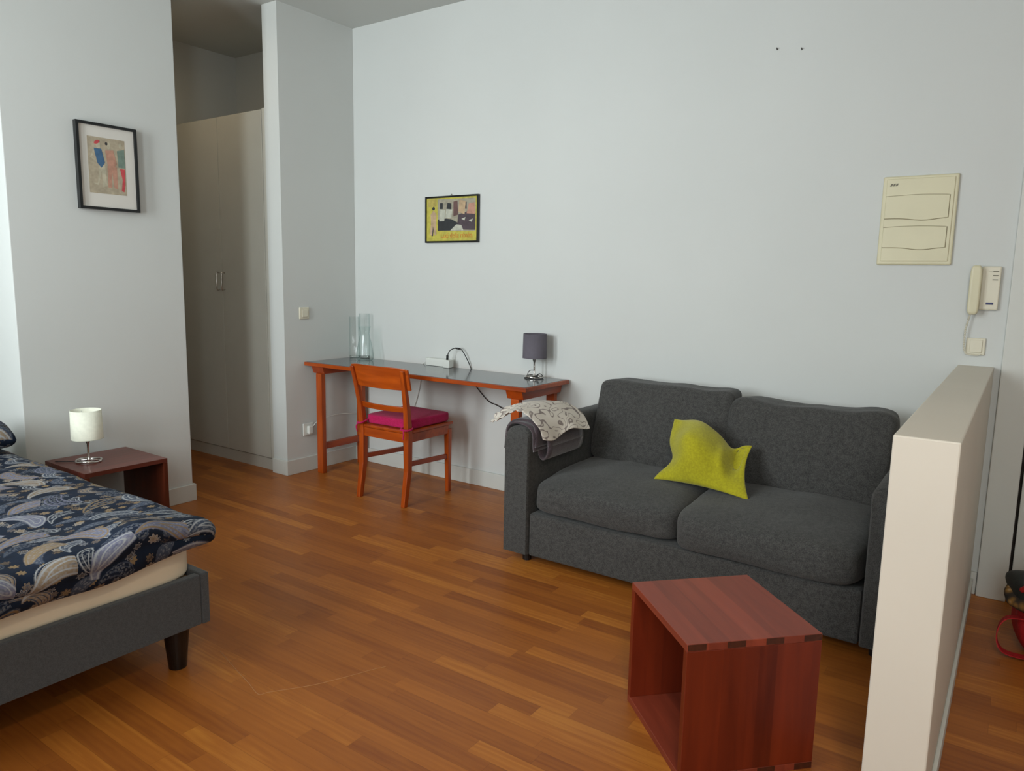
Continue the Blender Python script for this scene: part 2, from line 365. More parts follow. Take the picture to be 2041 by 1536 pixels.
# skirting boards
SK, ST = .105, .015
bm = bmesh.new(); box(bm, .012, LX0, -ST, 0, 0, SK); box(bm, LX1, 4.08, -ST, 0, 0, SK); struct(finish('baseboard_back', bm, TRIM, bevel=.003))
bm = bmesh.new(); box(bm, 0, ST, TY-ST, -ST, 0, SK); box(bm, -.15, 0, TY-ST, TY, 0, SK); struct(finish('baseboard_stub', bm, TRIM, bevel=.003))
bm = bmesh.new(); box(bm, PX, PX+ST, PYa-ST, PYb+ST, 0, SK); box(bm, HX, PX, PYb, PYb+ST, 0, SK); box(bm, AX, PX, PYa-ST, PYa, 0, SK); struct(finish('baseboard_left', bm, TRIM, bevel=.003))
bm = bmesh.new(); box(bm, LX1, LX1+.012, LY, -ST, 0, .075); struct(finish('baseboard_low', bm, TRIM, bevel=.003))
bm = bmesh.new(); box(bm, X1-ST, X1, YF, 0, 0, SK); struct(finish('baseboard_right', bm, TRIM, bevel=.003))
# entrance door in the back wall
dr = thing('door_1', '', ''); del dr['label']; del dr['category']; struct(dr)
bx('door_leaf', TRIM, (DX0+.012, DX1-.012, -.008, .034, .012, DH-.012), dr, .003)
bm = bmesh.new(); box(bm, 4.083, DX0, -.03, .1, 0, DH+.1); box(bm, DX1, DX1+.117, -.03, .1, 0, DH+.1); box(bm, DX0, DX1, -.03, .1, DH, DH+.1)
finish('door_frame', bm, TRIM, dr, bevel=.004)
bm = bmesh.new(); tube(bm, [(DX1-.08, -.008, 1.05), (DX1-.08, -.06, 1.05), (DX1-.1, -.065, 1.05), (DX1-.2, -.065, 1.05)], .009); finish('door_handle', bm, CHROME, dr, smooth=True)
bx('door_gap_shade', plain('dark_gap', (40, 30, 22), .8), (DX0, DX1, .036, .06, 0, DH), dr)  # dark sheet behind the leaf, its colour stands in for shade in the gap
# ceiling lamp in the entrance part (out of view)
cl = thing('unseen_ceiling_lamp', 'white square ceiling lamp over the entrance area', 'lamp', (4.6, -4.1, H))
bx('lamp_body', WHITEP, (-.2, .2, -.2, .2, -.12, 0), cl, .01)

cl = thing('unseen_ceiling_lamp', 'white square body added for the unseen fill light in the passage', 'lamp', (-.65, -1.22, H))
bx('lamp_body', WHITEP, (-.14, .14, -.14, .14, -.08, 0), cl, .01)  # unseen body added around the passage fill

# ================= WARDROBE =================
wd = thing('wardrobe', 'tall white built-in wardrobe with flush doors in the shaded passage', 'wardrobe')
WM = plain('white_wardrobe_panel', (196, 194, 184), .5, .01)
HW = 2.50; WY = TY+.012
bx('carcass', WM, (HX+.004, -.153, WY+.022, -.004, .085, HW), wd)
bx('plinth', WM, (HX+.004, -.153, WY+.012, -.05, 0, .083), wd)
bx('filler_panel', WM, (-.196, -.153, WY, WY+.02, .09, HW), wd, .002)
xd = [-.2, -.706, -1.212]
for k in range(2):
    d = bx('door', WM, (xd[k+1]+.002, xd[k]-.002, WY, WY+.02, .09, HW-.01), wd, .002)
    hx = (-.738 if k else -.676)
    bm = bmesh.new(); tube(bm, [(hx, WY, 1.28), (hx, WY-.025, 1.285), (hx, WY-.025, 1.395), (hx, WY, 1.40)], .005, smoothn=4)
    finish('door_handle', bm, CHROME, d, smooth=True)
bx('door', WM, (HX+.006, xd[2]-.002, WY, WY+.02, .09, HW-.01), wd, .002)

# ================= DESK =================
DZ = .794
dk = thing('desk', 'long narrow orange-wood folding table with grey glossy top against the wall', 'desk')
x0, x1, y0, y1 = .016, 1.893, -.497, -.018
bm = bmesh.new()
GT = plain('grey_glossy_laminate', (84, 88, 92), .12, .03, 3)
box(bm, x0, x1, y0, y1, DZ-.026, DZ-.001)
finish('tabletop_edge', bm, TEAKX, dk, bevel=.003)
bx('tabletop', GT, (x0+.012, x1-.012, y0+.012, y1-.012, DZ-.002, DZ+.0005), dk)
for sx in (0, 1):
    xa = x0+.09 if sx == 0 else x1-.115
    # end rail with chamfered ends
    bm = bmesh.new(); za, zb = DZ-.078, DZ-.027
    xr0, xr1 = xa-.038, xa+.075
    bxv = box(bm, xr0, xr1, y0+.02, y1-.012, za, zb)
    for i in (0, 1): bxv[i].co.y += .02
    for i in (2, 3): bxv[i].co.y -= .02
    finish('end_rail', bm, TEAKY, dk, bevel=.002)
    for yy in (y0+.052, y1-.045):
        bm = bmesh.new(); leg(bm, (xa+.02, yy, 0), (xa+.02, yy, za), .056, .038)
        finish('leg', bm, TEAK, dk, bevel=.003)
    bm = bmesh.new(); box(bm, xa+.005, xa+.035, y0+.071, y1-.064, .17, .215); finish('stretcher', bm, TEAKY, dk, bevel=.002)

# ================= CHAIR =================
ch = thing('dining_chair', 'orange wooden chair with curved backrest pushed up to the desk', 'chair', (.947, -.65, 0), .0126)
hw = .19
def post(x):
    # rear leg and back post in one curved piece
    bm = bmesh.new(); s = 1 if x > 0 else -1
    prof = [(0, x, .0-.03, .030, .034), (.22, x, .004, .036, .04), (.44, x, .008, .038, .042), (.6, x+s*.004, -.008, .034, .034), (.75, x+s*.012, -.04, .030, .028), (.845, x+s*.018, -.066, .026, .022)]
    rr = []
    for z, xx, yy, w_, d_ in prof:
        rr.append([bm.verts.new((xx+a*w_/2, yy+b*d_/2, z)) for a, b in ((-1, -1), (1, -1), (1, 1), (-1, 1))])
    for a, b in zip(rr, rr[1:]):
        for k in range(4): bm.faces.new((a[k], a[(k+1) % 4], b[(k+1) % 4], b[k]))
    bm.faces.new(rr[0][::-1]); bm.faces.new(rr[-1]); return finish('rear_leg', bm, TEAK, ch, bevel=.004)
post(-hw); post(hw)
for s in (-1, 1):
    bm = bmesh.new(); leg(bm, (s*.182, .405, 0), (s*.182, .400, .425), .028, .028, .038, .038); finish('front_leg', bm, TEAK, ch, bevel=.004)
    bm = bmesh.new(); hexa(bm, [(s*.185-.009, .02, .245), (s*.185+.009, .02, .245), (s*.185+.009, .02, .275), (s*.185-.009, .02, .275)],
                           [(s*.181-.009, .39, .225), (s*.181+.009, .39, .225), (s*.181+.009, .39, .255), (s*.181-.009, .39, .255)])
    finish('stretcher', bm, TEAKY, ch, bevel=.002)
bm = bmesh.new()
box(bm, -.172, .172, -.004, .018, .395, .45); box(bm, -.164, .164, .39, .41, .395, .45)
for s in (-1, 1): box(bm, s*.186-.011, s*.186+.011, .02, .39, .395, .45)
finish('apron', bm, TEAKX, ch, bevel=.002)
bm = bmesh.new(); prism(bm, [(-.168, -.012), (.168, -.012), (.207, .03), (.207, .425), (-.207, .425), (-.207, .03)], .452, .472); finish('seat', bm, TEAK, ch, bevel=.006)
def curved(name, z0, z1, hw_, bulge, y_at, th, topcurve=0., ext=0.):
    bm = bmesh.new(); n = 20
    def y(z): return y_at(z)
    P = []
    for i in range(n+1):
        t = 2*i/n-1; b = -bulge*(1-t*t)
        zt = z1 - topcurve*abs(t)**6; zb = z0 + topcurve*.3*abs(t)**6
        P.append([bm.verts.new((t*hw_, y(zz)+b+o_, zz)) for zz, o_ in ((zb, -th/2), (zt, -th/2), (zt, th/2), (zb, th/2))])
    for a, b in zip(P, P[1:]):
        for k in range(4): bm.faces.new((a[k], b[k], b[(k+1) % 4], a[(k+1) % 4]))
    bm.faces.new(P[0]); bm.faces.new(P[-1][::-1])
    return finish(name, bm, TEAKX, ch, smooth=False, bevel=.003)
yz = lambda z: -.008-(z-.6)*.235
curved('backrest', .722, .862, .236, .036, lambda z: yz(z)+.022, .014, .010)
curved('back_slat', .582, .618, .182, .026, lambda z: yz(z)+.006, .014)
# seat cushion (lies on the chair)
MAG = fabric('magenta_cotton', (160, 2, 66), (184, 8, 88), 200., .9, .3, .05)
sc = thing('seat_cushion', 'magenta square seat cushion tied onto the orange chair', 'cushion', (.947, -.65, 0), .0126)
bm = bmesh.new(); softbox(bm, (0, .222, .503), (.385, .40, .062), p=9, n=14, nz=.004, seed=3)
finish('pad', bm, MAG, sc, smooth=True)
for s in (-1, 1):
    bm = bmesh.new()
    tube(bm, [(s*.165, .035, .50), (s*.166, -.03, .485), (s*.19, -.036, .482), (s*.214, -.02, .48), (s*.214, .02, .485), (s*.18, .035, .495)], .006)
    tube(bm, [(s*.19, -.036, .482), (s*.2, -.045, .46), (s*.195, -.042, .425)], .004)
    finish('tie', bm, MAG, sc, smooth=True)

# ================= SOFA =================
sf = thing('sofa', 'dark grey fabric two-seat sofa with loose cushions along the back wall', 'sofa')
SL, SR, IL, IR, SF, SB = 2.095, 3.895, 2.244, 3.745, -.983, -.05
def arm(xa, xb, top, inner):
    bm = bmesh.new(); n = 14; c = (xa+xb)/2; hw_ = (xb-xa)/2
    def prof(zt, k=0.):
        pts = []
        for i in range(n+1):
            t = i/n*PI; ex = .62
            px_ = -math.cos(t); pz = math.sin(t)
            sx_ = math.copysign(abs(px_)**ex, px_); sz = pz**.75
            lean = (0.012 if inner > 0 else -.012)*sz
            pts.append((c+sx_*hw_*(1-.03*sz)+lean, zt-.075+.075*sz))
        return [(xa, .05)]+pts+[(xb, .05)]
    rings = []
    for y, zt, sh in ((SF+.0, top-.012, .012), (SF+.012, top, 0), (-.7, top+.004, 0), (-.45, top+.004, 0), (-.2, top, 0), (SB+.015, top, 0), (SB, top-.012, .012)):
        rings.append([bm.verts.new((c+(x-c)*(1-sh*8), y, z if z > .06 else z)) for x, z in prof(zt)])
    for a, b in zip(rings, rings[1:]):
        m = len(a)
        for k in range(m): bm.faces.new((a[k], a[(k+1) % m], b[(k+1) % m], b[k]))
    bm.faces.new(rings[0]); bm.faces.new(rings[-1][::-1])
    return finish('armrest', bm, SOFA, sf, smooth=True)
for o in (arm(SL, IL-.004, .688, 1), arm(IR+.004, SR, .672, -1)):
    md = o.modifiers.new('e', 'EDGE_SPLIT'); md.split_angle = math.radians(50)
bx('base', SOFA, (IL, IR, SF+.012, SB, .045, .262), sf, .012)
bm = bmesh.new(); box(bm, IL, IR, -.24, SB, .262, .68); finish('back_frame', bm, SOFA, sf, bevel=.03)
def seatc(x0, x1, zf, zb, front, seed, bulge):
    bm = bmesh.new(); cx_ = (x0+x1)/2; L = -.25-front; cy_ = (front-.25)/2
    def fn(u):
        x, y, z = u
        t = (1-y)/2       # 1 front
        dome = (1-x*x)*(1-y*y)
        if z > 0: z = z*(1+.16*dome) - (.30*t**4) - .12*x**8
        else: z = z - bulge*t**6*(1-abs(x)**6)
        y = y - .05*t*(1-z*z)*(1-x**4)*1.2
        return (x, y, z)
    softbox(bm, (cx_, cy_, (zf+zb)/2), (x1-x0, L, zb-zf), p=9., n=22, fn=fn, nz=.010, seed=seed)
    return finish('seat_cushion', bm, SOFA, sf, smooth=True, sub=1)
seatc(IL+.003, 3.0, .268, .448, SF+.012, 2, .02)
seatc(2.985, IR-.003, .266, .448, SF-.018, 9, .12)
def backc(x0, x1, zb, zt, yb, yt, th, seed, dip):
    bm = bmesh.new(); cx_ = (x0+x1)/2; cz_ = (zb+zt)/2
    def fn(u):
        x, y, z = u
        y = y*(1+.32*(1-x*x)*(1-z*z)) if y < 0 else y
        if z > 0: z = z - dip*(1-x*x)*z + .03*abs(x)**3
        y = y + ((yt-yb)/th)*(z)          # lean backwards
        return (x, y, z)
    softbox(bm, (cx_, (yb+yt)/2, cz_), (x1-x0, th, zt-zb), p=8., n=22, fn=fn, nz=.016, seed=seed)
    return finish('back_cushion', bm, SOFA, sf, smooth=True, sub=1)
backc(IL+.01, 3.0, .425, .872, -.335, -.215, .19, 4, .055)
backc(2.985, IR-.01, .425, .842, -.335, -.215, .20, 15, .07)
for x, y in ((2.20, SF+.07), (3.8, SF+.07), (2.20, SB-.07), (3.8, SB-.07)):
    bm = bmesh.new(); lathe(bm, [(.022, 0), (.026, .052)], (x, y, 0), 16); finish('leg', bm, BLACK, sf, smooth=False)

# green crumpled cushion
LIME = fabric('lime_green_cotton', (156, 148, 8), (174, 166, 16), 120., .9, .25, .2)
bm = bmesh.new(); A, B_, D_, E_ = Vector((2.742, -.66, .452)), Vector((3.232, -.70, .444)), Vector((2.757, -.455, .722)), Vector((3.165, -.475, .650))
A.y += .0
NN = 30
def shell(side):
    def f(u, v):
        P = (A*(1-u)+B_*u)*(1-v)+(D_*(1-u)+E_*u)*v
        X, Y = 2*u-1, 2*v-1
        m = Vector((-.02, -.72, .58)).normalized()
        # edges drawn in between the corners
        q = .10*(1-X*X)*(abs(Y)**3)*(-1 if Y > 0 else 1)*.3 ; P += Vector((0, 0, q*.6))
        q2 = (1-Y*Y)*(abs(X)**2.5)*(-1 if X > 0 else 1); P.x += q2*(.012 if X < 0 else .030) + (.055*math.exp(-((v-.34)/.2)**2)*max(0, -X)**2 if X < 0 else 0)
        # stuffed hump on the left and centre, loose cloth towards the right corner
        hump = math.exp(-(((u-.42)/.30)**2+((v-.50)/.42)**2))
        th = .125*hump*((1-X**4)*(1-Y**4))**.5 + .012*((1-X**6)*(1-Y**6))**.5
        fold = -.06*math.exp(-(((u-.84)-.10*(v-.6))/.07)**2)*math.exp(-((v-.66)/.24)**2) + .03*math.exp(-((u-.73)/.05)**2)*math.exp(-((v-.55)/.3)**2)
        top = Vector((0, 0, .050*math.exp(-((u-.36)/.24)**2)*v**2 - .040*math.exp(-((u-.76)/.10)**2)*v**3))
        wr = .006*noise.noise(Vector((u*5, v*5, 3)))+.004*math.sin(9*(u-v))*abs(X)*.6
        base = P+top
        if side > 0: return base+m*(th+(fold if th > .0 else 0)*min(1, 8*min(u, 1-u, v, 1-v)+.15)+wr*min(1, 9*min(u, 1-u, v, 1-v)))
        return base-m*th*.25
    return f
ga = grid(bm, NN, NN, shell(1)); gb = grid(bm, NN, NN, shell(-1))
bmesh.ops.remove_doubles(bm, verts=bm.verts[:], dist=.0025)
tag(finish('throw_pillow', bm, LIME, smooth=True, sub=1), 'lime green crumpled square pillow in the middle of the grey sofa', 'pillow')

# blanket over the left arm
THR = fabric('dark_plum_wool', (52, 42, 46), (74, 60, 66), 180., .95, .5, .4)
ac = (SL+IL)/2
def armpath(s, off, xo=.0):
    """s along the girth: 0 outer bottom .. 1 inner bottom; returns x,z"""
    hw_ = (IL-SL)/2+off; top = .692+off
    L1 = .13; R = PI*hw_*.78; tot = L1*2+R
    d = s*tot
    if d < L1: return ac-hw_, top-.075-(L1-d)
    if d > L1+R: return ac+hw_, top-.075-(d-L1-R)
    t = (d-L1)/R*PI
    cx_, sz = -math.cos(t), math.sin(t)
    return ac+math.copysign(abs(cx_)**.75, cx_)*hw_, top-.075+.075*sz**.8
def throw(off, s0, s1, ya, yb, name, mat, th, seed, ns=30, nv=16, parent=None):
    bm = bmesh.new()
    def f(u, v):
        x, z = armpath(s0+(s1-s0)*u, off+.005*noise.noise(Vector((u*4, v*3, seed))))
        y = ya+(yb-ya)*v+.012*math.sin(u*5+seed)*(1-v)
        if u < .08: z -= .012*noise.noise(Vector((v*9, 0, seed)))
        return (x, y, z)
    grid(bm, ns, nv, f, lambda u, v: (u*.5, v*.4))
    o = finish(name, bm, mat, parent, smooth=True, solid=th); return o
tb = thing('folded_throw', 'dark plum folded throw hanging over the left sofa arm', 'blanket')
throw(.014, .03, .86, -.955, -.55, 'layer', THR, .008, 1, parent=tb)
throw(.024, .10, .84, -.945, -.56, 'layer', THR, .010, 6, parent=tb)
bm = bmesh.new()   # rolled loop hanging on the inner side
def roll(u, v):
    t = u*2*PI; xx = ac+.083+.026+.02*math.cos(t)*.9
    return (IL+.030+.026*math.cos(t), -.905+.34*v, .590+.062*math.sin(t))
grid(bm, 24, 8, roll); finish('rolled_fold', bm, THR, tb, smooth=True, solid=.008)
# cream patterned cloth on top
SQ = squiggle(); bm = bmesh.new()
NF = [(1.945, -.90, .668), (2.02, -.945, .694), (2.12, -.96, .756), (2.205, -.96, .752), (2.282, -.96, .690), (2.298, -.945, .618)]
NR = [(1.965, -.80, .728), (2.03, -.70, .756), (2.12, -.60, .762), (2.20, -.56, .757), (2.30, -.57, .718), (2.385, -.63, .660)]
CF = cr(NF, 20); CR_ = cr(NR, 20)
def cloth(u, v):
    k = u*(len(CF)-1); i = min(int(k), len(CF)-2); f = k-i
    A_ = CF[i].lerp(CF[i+1], f); B2 = CR_[i].lerp(CR_[i+1], f)
    P = A_.lerp(B2, v)
    P.z += .014*math.sin(PI*v)+.004*noise.noise(Vector((u*7, v*6, 2)))
    if u > .75: P.z -= .018*math.sin((v-.1)*9)*(u-.75)*4*(1-v*.6); P.x += .012*math.sin(v*11)*(u-.75)*4*(1-v)
    if u < .4: P.z += .007*math.sin(v*20+u*8)*(1-u/.4); P.x += .006*math.sin(v*13)*(1-u/.4)
    P.z += .006*math.sin(u*60)*(1-v)**6*(1 if u < .6 else 0)
    return P
grid(bm, 44, 26, cloth, lambda u, v: (u*.55, v*.42))
tag(finish('pillowcase', bm, SQ, smooth=True, solid=.006, sub=1), 'cream cloth with grey squiggle outlines draped on top of the plum throw', 'cloth')

# ================= STOOL BOXES =================
def cube_box(name, label, loc, rz, w_, d_, h_, mh, mv, me_, gap=.0):
    t = thing(name, label, 'side table', loc, rz); T = .022
    # box runs open along local x ; side panels at y=0 and y=d_
    for yy in (0, d_-T):
        bm = bmesh.new(); box(bm, 0, w_, yy, yy+T, T, h_-T); f = finish('side_panel', bm, mv, t, bevel=.0015)
    for nm, zz in (('top_panel', h_-T), ('bottom_panel', 0)):
        bm = bmesh.new(); box(bm, 0, w_, 0, d_, zz, zz+T); finish(nm, bm, mh, t, bevel=.0015)
    # finger joints showing as dark end grain on the side faces
    n = 7
    if gap:
        for yy in (-.0006, d_-.0008):
            for zz in (h_-T, 0):
                for k in range(0, n, 2):
                    a, b = w_*k/n, w_*(k+1)/n
                    bx('finger_joint', me_, (a+.002, b-.002, yy, yy+.0014, zz+.0025, zz+T-.001), t)
    return t
# the stool: local x axis points from opening into the box
q = Vector((3.476-3.177, -2.052+1.743)); ang_side = math.atan2(-1.754+2.052, 3.763-3.476)
cube_box('stool_box', 'open red-brown wooden cube table standing in front of the sofa', (3.476, -2.052, 0), ang_side, .412, .426, .4176, REDH, REDV, REDE, 1)
cube_box('nightstand', 'dark mahogany open cube bedside table between bed and wall', (.035, -2.205, 0), 0, .424, .422, .4154, NSTW, NSTV, plain('dark_end_grain_2', (60, 24, 14), .5))

# ================= LAMPS =================
def lamp(name, label, loc, shade_rgb, rz, cord):
    t = thing(name, label, 'lamp', loc, rz)
    # base: bent wire ring
    bm = bmesh.new(); pts = [(.058*math.cos(a)*(1.0), .058*math.sin(a)*.92, .007+.003*math.sin(3*a)) for a in [2*PI*k/24 for k in range(25)]]
    tube(bm, pts, .006, smoothn=2)
    tube(bm, [(-.055, 0, .008), (0, 0, .012), (.055, 0, .008)], .004, smoothn=2)
    finish('base_ring', bm, CHROME, t, smooth=True)
    bm = bmesh.new(); lathe(bm, [(.012, .008), (.009, .014), (.0055, .022), (.0055, .095), (.011, .108), (.014, .122), (.014, .16)], (0, 0, 0), 20); finish('stem', bm, CHROME, t, smooth=True)
    sm = plain('lamp_shade_'+label.split()[0], shade_rgb, .85, .03, 60)
    bm = bmesh.new(); lathe(bm, [(.075, .123), (.073, .123), (.070, .273), (.072, .273), (.0745, .125)], (0, 0, 0), 48, caps=False)
    finish('lamp_shade', bm, sm, t, smooth=True)
    bm = bmesh.new()
    for a in (0, 2.1, 4.2): tube(bm, [(.012*math.cos(a), .012*math.sin(a), .15), (.071*math.cos(a), .071*math.sin(a), .26)], .0015, smoothn=0, seg=6)
    lathe(bm, [(.0, .16), (.02, .17), (.026, .19), (.018, .215), (.0, .222)], (0, 0, 0), 16, caps=False)
    finish('bulb_holder', bm, WHITEP, t, smooth=True)
    bm = bmesh.new(); tube(bm, cord, .0022); finish('cord', bm, BLACK, t, smooth=True)
    return t
coil = [(.01, -.01, .05), (-.02, -.02, .045), (-.028, -.03, .02), (0, -.035, .012), (.03, -.02, .016), (.045, -.02, .03), (.03, -.045, .012), (.0, -.05, .008), (-.03, -.03, .012), (0, .02, .012), (.04, .0, .03), (.05, .02, .012), (.0, .03, .01)]
lamp('table_lamp', 'grey-shaded small table lamp on the right end of the desk', (1.693, -.105, DZ+.001), (94, 89, 98), 0, coil)
lamp('table_lamp', 'cream-shaded small table lamp on the mahogany bedside table', (.225, -2.075, .4157), (232, 232, 215), .9,
     [(.02, 0, .012), (-.03, -.0, .006), (-.1, .01, .004), (-.16, .02, .004)])

# ================= GLASSWARE =================
GL = glass(); GL2 = glass('pale_green_glass', (.93, .965, .958, 1))
bm = bmesh.new()
cr_prof = lambda P: [(max(0, q.x), q.y) for q in cr([(r, z, 0) for r, z in P], 4)]
out_ = [(.0, .0), (.047, .0), (.058, .012), (.062, .035), (.052, .10), (.040, .155), (.031, .19), (.031, .20), (.040, .235), (.044, .245)]
inn = [(r-.0025, z+.001) for r, z in out_[::-1][:-3]]+[(.052, .016), (.0, .012)]
lathe(bm, [(max(r, .0004), z) for r, z in cr_prof(out_)], (.262, -.15, DZ+.001), 40, caps=False)
tag(finish('carafe', bm, GL2, smooth=True), 'waisted glass carafe near the left end of the desk', 'carafe')
def cyl(x, y, r, h, label):
    bm = bmesh.new(); lathe(bm, [(.0004, .018), (r-.002, .018), (r, .014), (r, .004), (r-.003, 0), (.0004, 0), (r-.003, 0), (r, .004), (r, h), (r-.0015, h)], (x, y, DZ+.001), 40, caps=False)
    tag(finish('glass_vase', bm, GL, smooth=True), label, 'vase', 'tall cylinder glasses beside the carafe')
cyl(.085, -.085, .036, .305, 'tall clear cylinder glass in the desk corner, left of the carafe')
cyl(.165, -.06, .038, .33, 'tall clear cylinder glass standing right behind the carafe')

# ================= POWER STRIP AND CABLES =================
ps = thing('power_strip', 'white power strip lying along the wall on the desk', 'power strip')
bx('housing', WHITEP, (.765, .985, -.062, -.022, DZ+.001, DZ+.052), ps, .004)
bx('adapter_plug', WHITEP, (.955, 1.005, -.10, -.063, DZ+.001, DZ+.055), ps, .004)
bm = bmesh.new(); tube(bm, [(.765, -.04, DZ+.02), (.72, -.028, DZ+.008), (.69, -.0125, DZ-.03), (.66, -.010, .62), (.62, -.010, .50), (.55, -.010, .36), (.36, -.010, .30), (.2, -.012, .32), (.1, -.02, .36), (.035, -.2, .38), (.045, -.40, .36), (.03, -.455, .31)], .003); finish('cord', bm, WHITEP, ps, smooth=True)
bm = bmesh.new()
tube(bm, [(.975, -.08, DZ+.052), (.978, -.08, DZ+.085), (.99, -.07, DZ+.118), (1.02, -.05, DZ+.135), (1.06, -.04, DZ+.13), (1.095, -.03, DZ+.08), (1.125, -.0125, DZ+.005), (1.135, -.009, DZ-.05), (1.16, -.009, .69), (1.21, -.009, .64), (1.28, -.012, .588), (1.36, -.02, .570), (1.5, -.03, .52), (1.7, -.04, .4), (1.95, -.03, .3)], .0032)
tube(bm, [(.975, -.08, DZ+.053), (.976, -.08, DZ+.085)], .008, smoothn=0)
tube(bm, [(1.022, -.05, DZ+.135), (1.052, -.042, DZ+.131)], .0055, smoothn=0)
tag(finish('cable', bm, BLACK, smooth=True), 'black cord arching from the power strip and hanging behind the desk', 'cord')
# wall socket + plug on the stub wall
sk = thing('wall_socket', 'white wall socket low on the wall behind the left desk leg', 'socket')
bx('plate', WHITEP, (.0125, .022, -.52, -.43, .262, .352), sk, .004)
bx('plug', WHITEP, (.022, .05, -.492, -.452, .275, .335), sk, .008)
ls = thing('light_switch', 'cream light switch on the wall left of the desk corner', 'switch')
bx('plate', BEIGEL, (.0015, .012, -.522, -.438, 1.092, 1.174), ls, .004)
bx('rocker', BEIGEL, (.012, .018, -.505, -.455, 1.106, 1.160), ls, .003)

# ================= PICTURES =================
def flat(pl, pts, off, mi, bm):
    f = bm.faces.new([bm.verts.new(pl(u, v, off)) for u, v in pts]); f.material_index = mi
def ell(cx_, cy_, rx, ry, n=14, a=0): return [(cx_+rx*math.cos(2*PI*k/n)*math.cos(a)-ry*math.sin(2*PI*k/n)*math.sin(a), cy_+rx*math.cos(2*PI*k/n)*math.sin(a)+ry*math.sin(2*PI*k/n)*math.cos(a)) for k in range(n)]
def pc(name, rgb): return plain(name, rgb, .7, .10, 40)
pf = thing('framed_picture', 'black-framed figure drawing with wide white mat on the left wall', 'picture')
fy0, fy1, fz0, fz1, fx0, fx1 = -1.950, -1.632, 1.722, 2.168, PX+.001, PX+.030
bm = bmesh.new(); fwid = .014
box(bm, fx0, fx1, fy0, fy0+fwid, fz0, fz1); box(bm, fx0, fx1, fy1-fwid, fy1, fz0, fz1)
box(bm, fx0, fx1, fy0+fwid, fy1-fwid, fz0, fz0+fwid); box(bm, fx0, fx1, fy0+fwid, fy1-fwid, fz1-fwid, fz1)
finish('frame', bm, FRAMEB, pf)
bx('mat_board', plain('mat_white', (208, 204, 196), .8, .01), (fx0+.004, fx0+.018, fy0+fwid, fy1-fwid, fz0+fwid, fz1-fwid), pf)
ay0, ay1, az0, az1 = -1.893, -1.697, 1.808, 2.098
pl = lambda u, v, o: (fx0+.0185+o, ay0+(ay1-ay0)*u, az0+(az1-az0)*v)
bm = bmesh.new()
flat(pl, [(0, 0), (1, 0), (1, 1), (0, 1)], 0, 0, bm)
# three generic standing figures, loose washes of colour
e = .0003
flat(pl, [(.10, .18), (.22, .18), (.30, .52), (.44, .52), (.48, .14), (.36, .12), (.34, .40), (.24, .14)], e, 1, bm)       # legs A
flat(pl, [(.16, .80), (.36, .80), (.44, .56), (.34, .46), (.24, .54)], 2*e, 2, bm)                                          # suit A
flat(pl, [(.16, .79), (.20, .76), (.10, .64), (.24, .57), (.22, .55), (.05, .63)], e, 1, bm)
flat(pl, ell(.28, .86, .06, .07), 2*e, 1, bm); flat(pl, ell(.25, .91, .08, .03, a=.3), 3*e, 3, bm)
flat(pl, [(.50, .12), (.60, .12), (.62, .42), (.66, .12), (.76, .10), (.76, .50), (.50, .50)], e, 4, bm)                    # legs B
flat(pl, [(.46, .78), (.68, .80), (.76, .56), (.66, .44), (.52, .46)], 2*e, 4, bm)
flat(pl, ell(.56, .87, .05, .06), 2*e, 1, bm); flat(pl, ell(.50, .90, .035, .03), 3*e, 5, bm)
flat(pl, [(.78, .80), (.98, .84), (.99, .50), (.80, .50)], 2*e, 6, bm); flat(pl, ell(.88, .90, .045, .05), 2*e, 1, bm)
flat(pl, [(.84, .48), (.98, .48), (.97, .20), (.93, .06), (.86, .08), (.90, .28)], 2*e, 3, bm)
finish('print', bm, [pc('art_tan', (168, 156, 134)), pc('art_pale', (178, 170, 148)), pc('art_blue', (62, 96, 128)), pc('art_red', (188, 72, 76)), pc('art_rose', (176, 132, 112)), pc('art_dark', (52, 50, 50)), pc('art_green', (112, 130, 118))], pf)
pg = thing('framed_picture', 'small black-framed yellow film card on the wall above the desk', 'picture')
gx0, gx1, gz0, gz1 = .722, 1.176, 1.630, 1.936
bm = bmesh.new(); t_ = .011; yA, yB = -.022, -.001
box(bm, gx0, gx0+t_, yA, yB, gz0, gz1); box(bm, gx1-t_, gx1, yA, yB, gz0, gz1); box(bm, gx0+t_, gx1-t_, yA, yB, gz0, gz0+t_); box(bm, gx0+t_, gx1-t_, yA, yB, gz1-t_, gz1)
finish('frame', bm, FRAMEB, pg)
pl = lambda u, v, o: (gx0+t_+(gx1-gx0-2*t_)*u, yA+.006-o, gz0+t_+(gz1-gz0-2*t_)*v)
bm = bmesh.new()
flat(pl, [(0, 0), (1, 0), (1, 1), (0, 1)], 0, 0, bm)
flat(pl, [(.23, .24), (.97, .22), (.97, .96), (.22, .97)], e, 1, bm)
flat(pl, [(.02, .80), (.20, .80), (.20, .97), (.02, .97)], e, 8, bm)
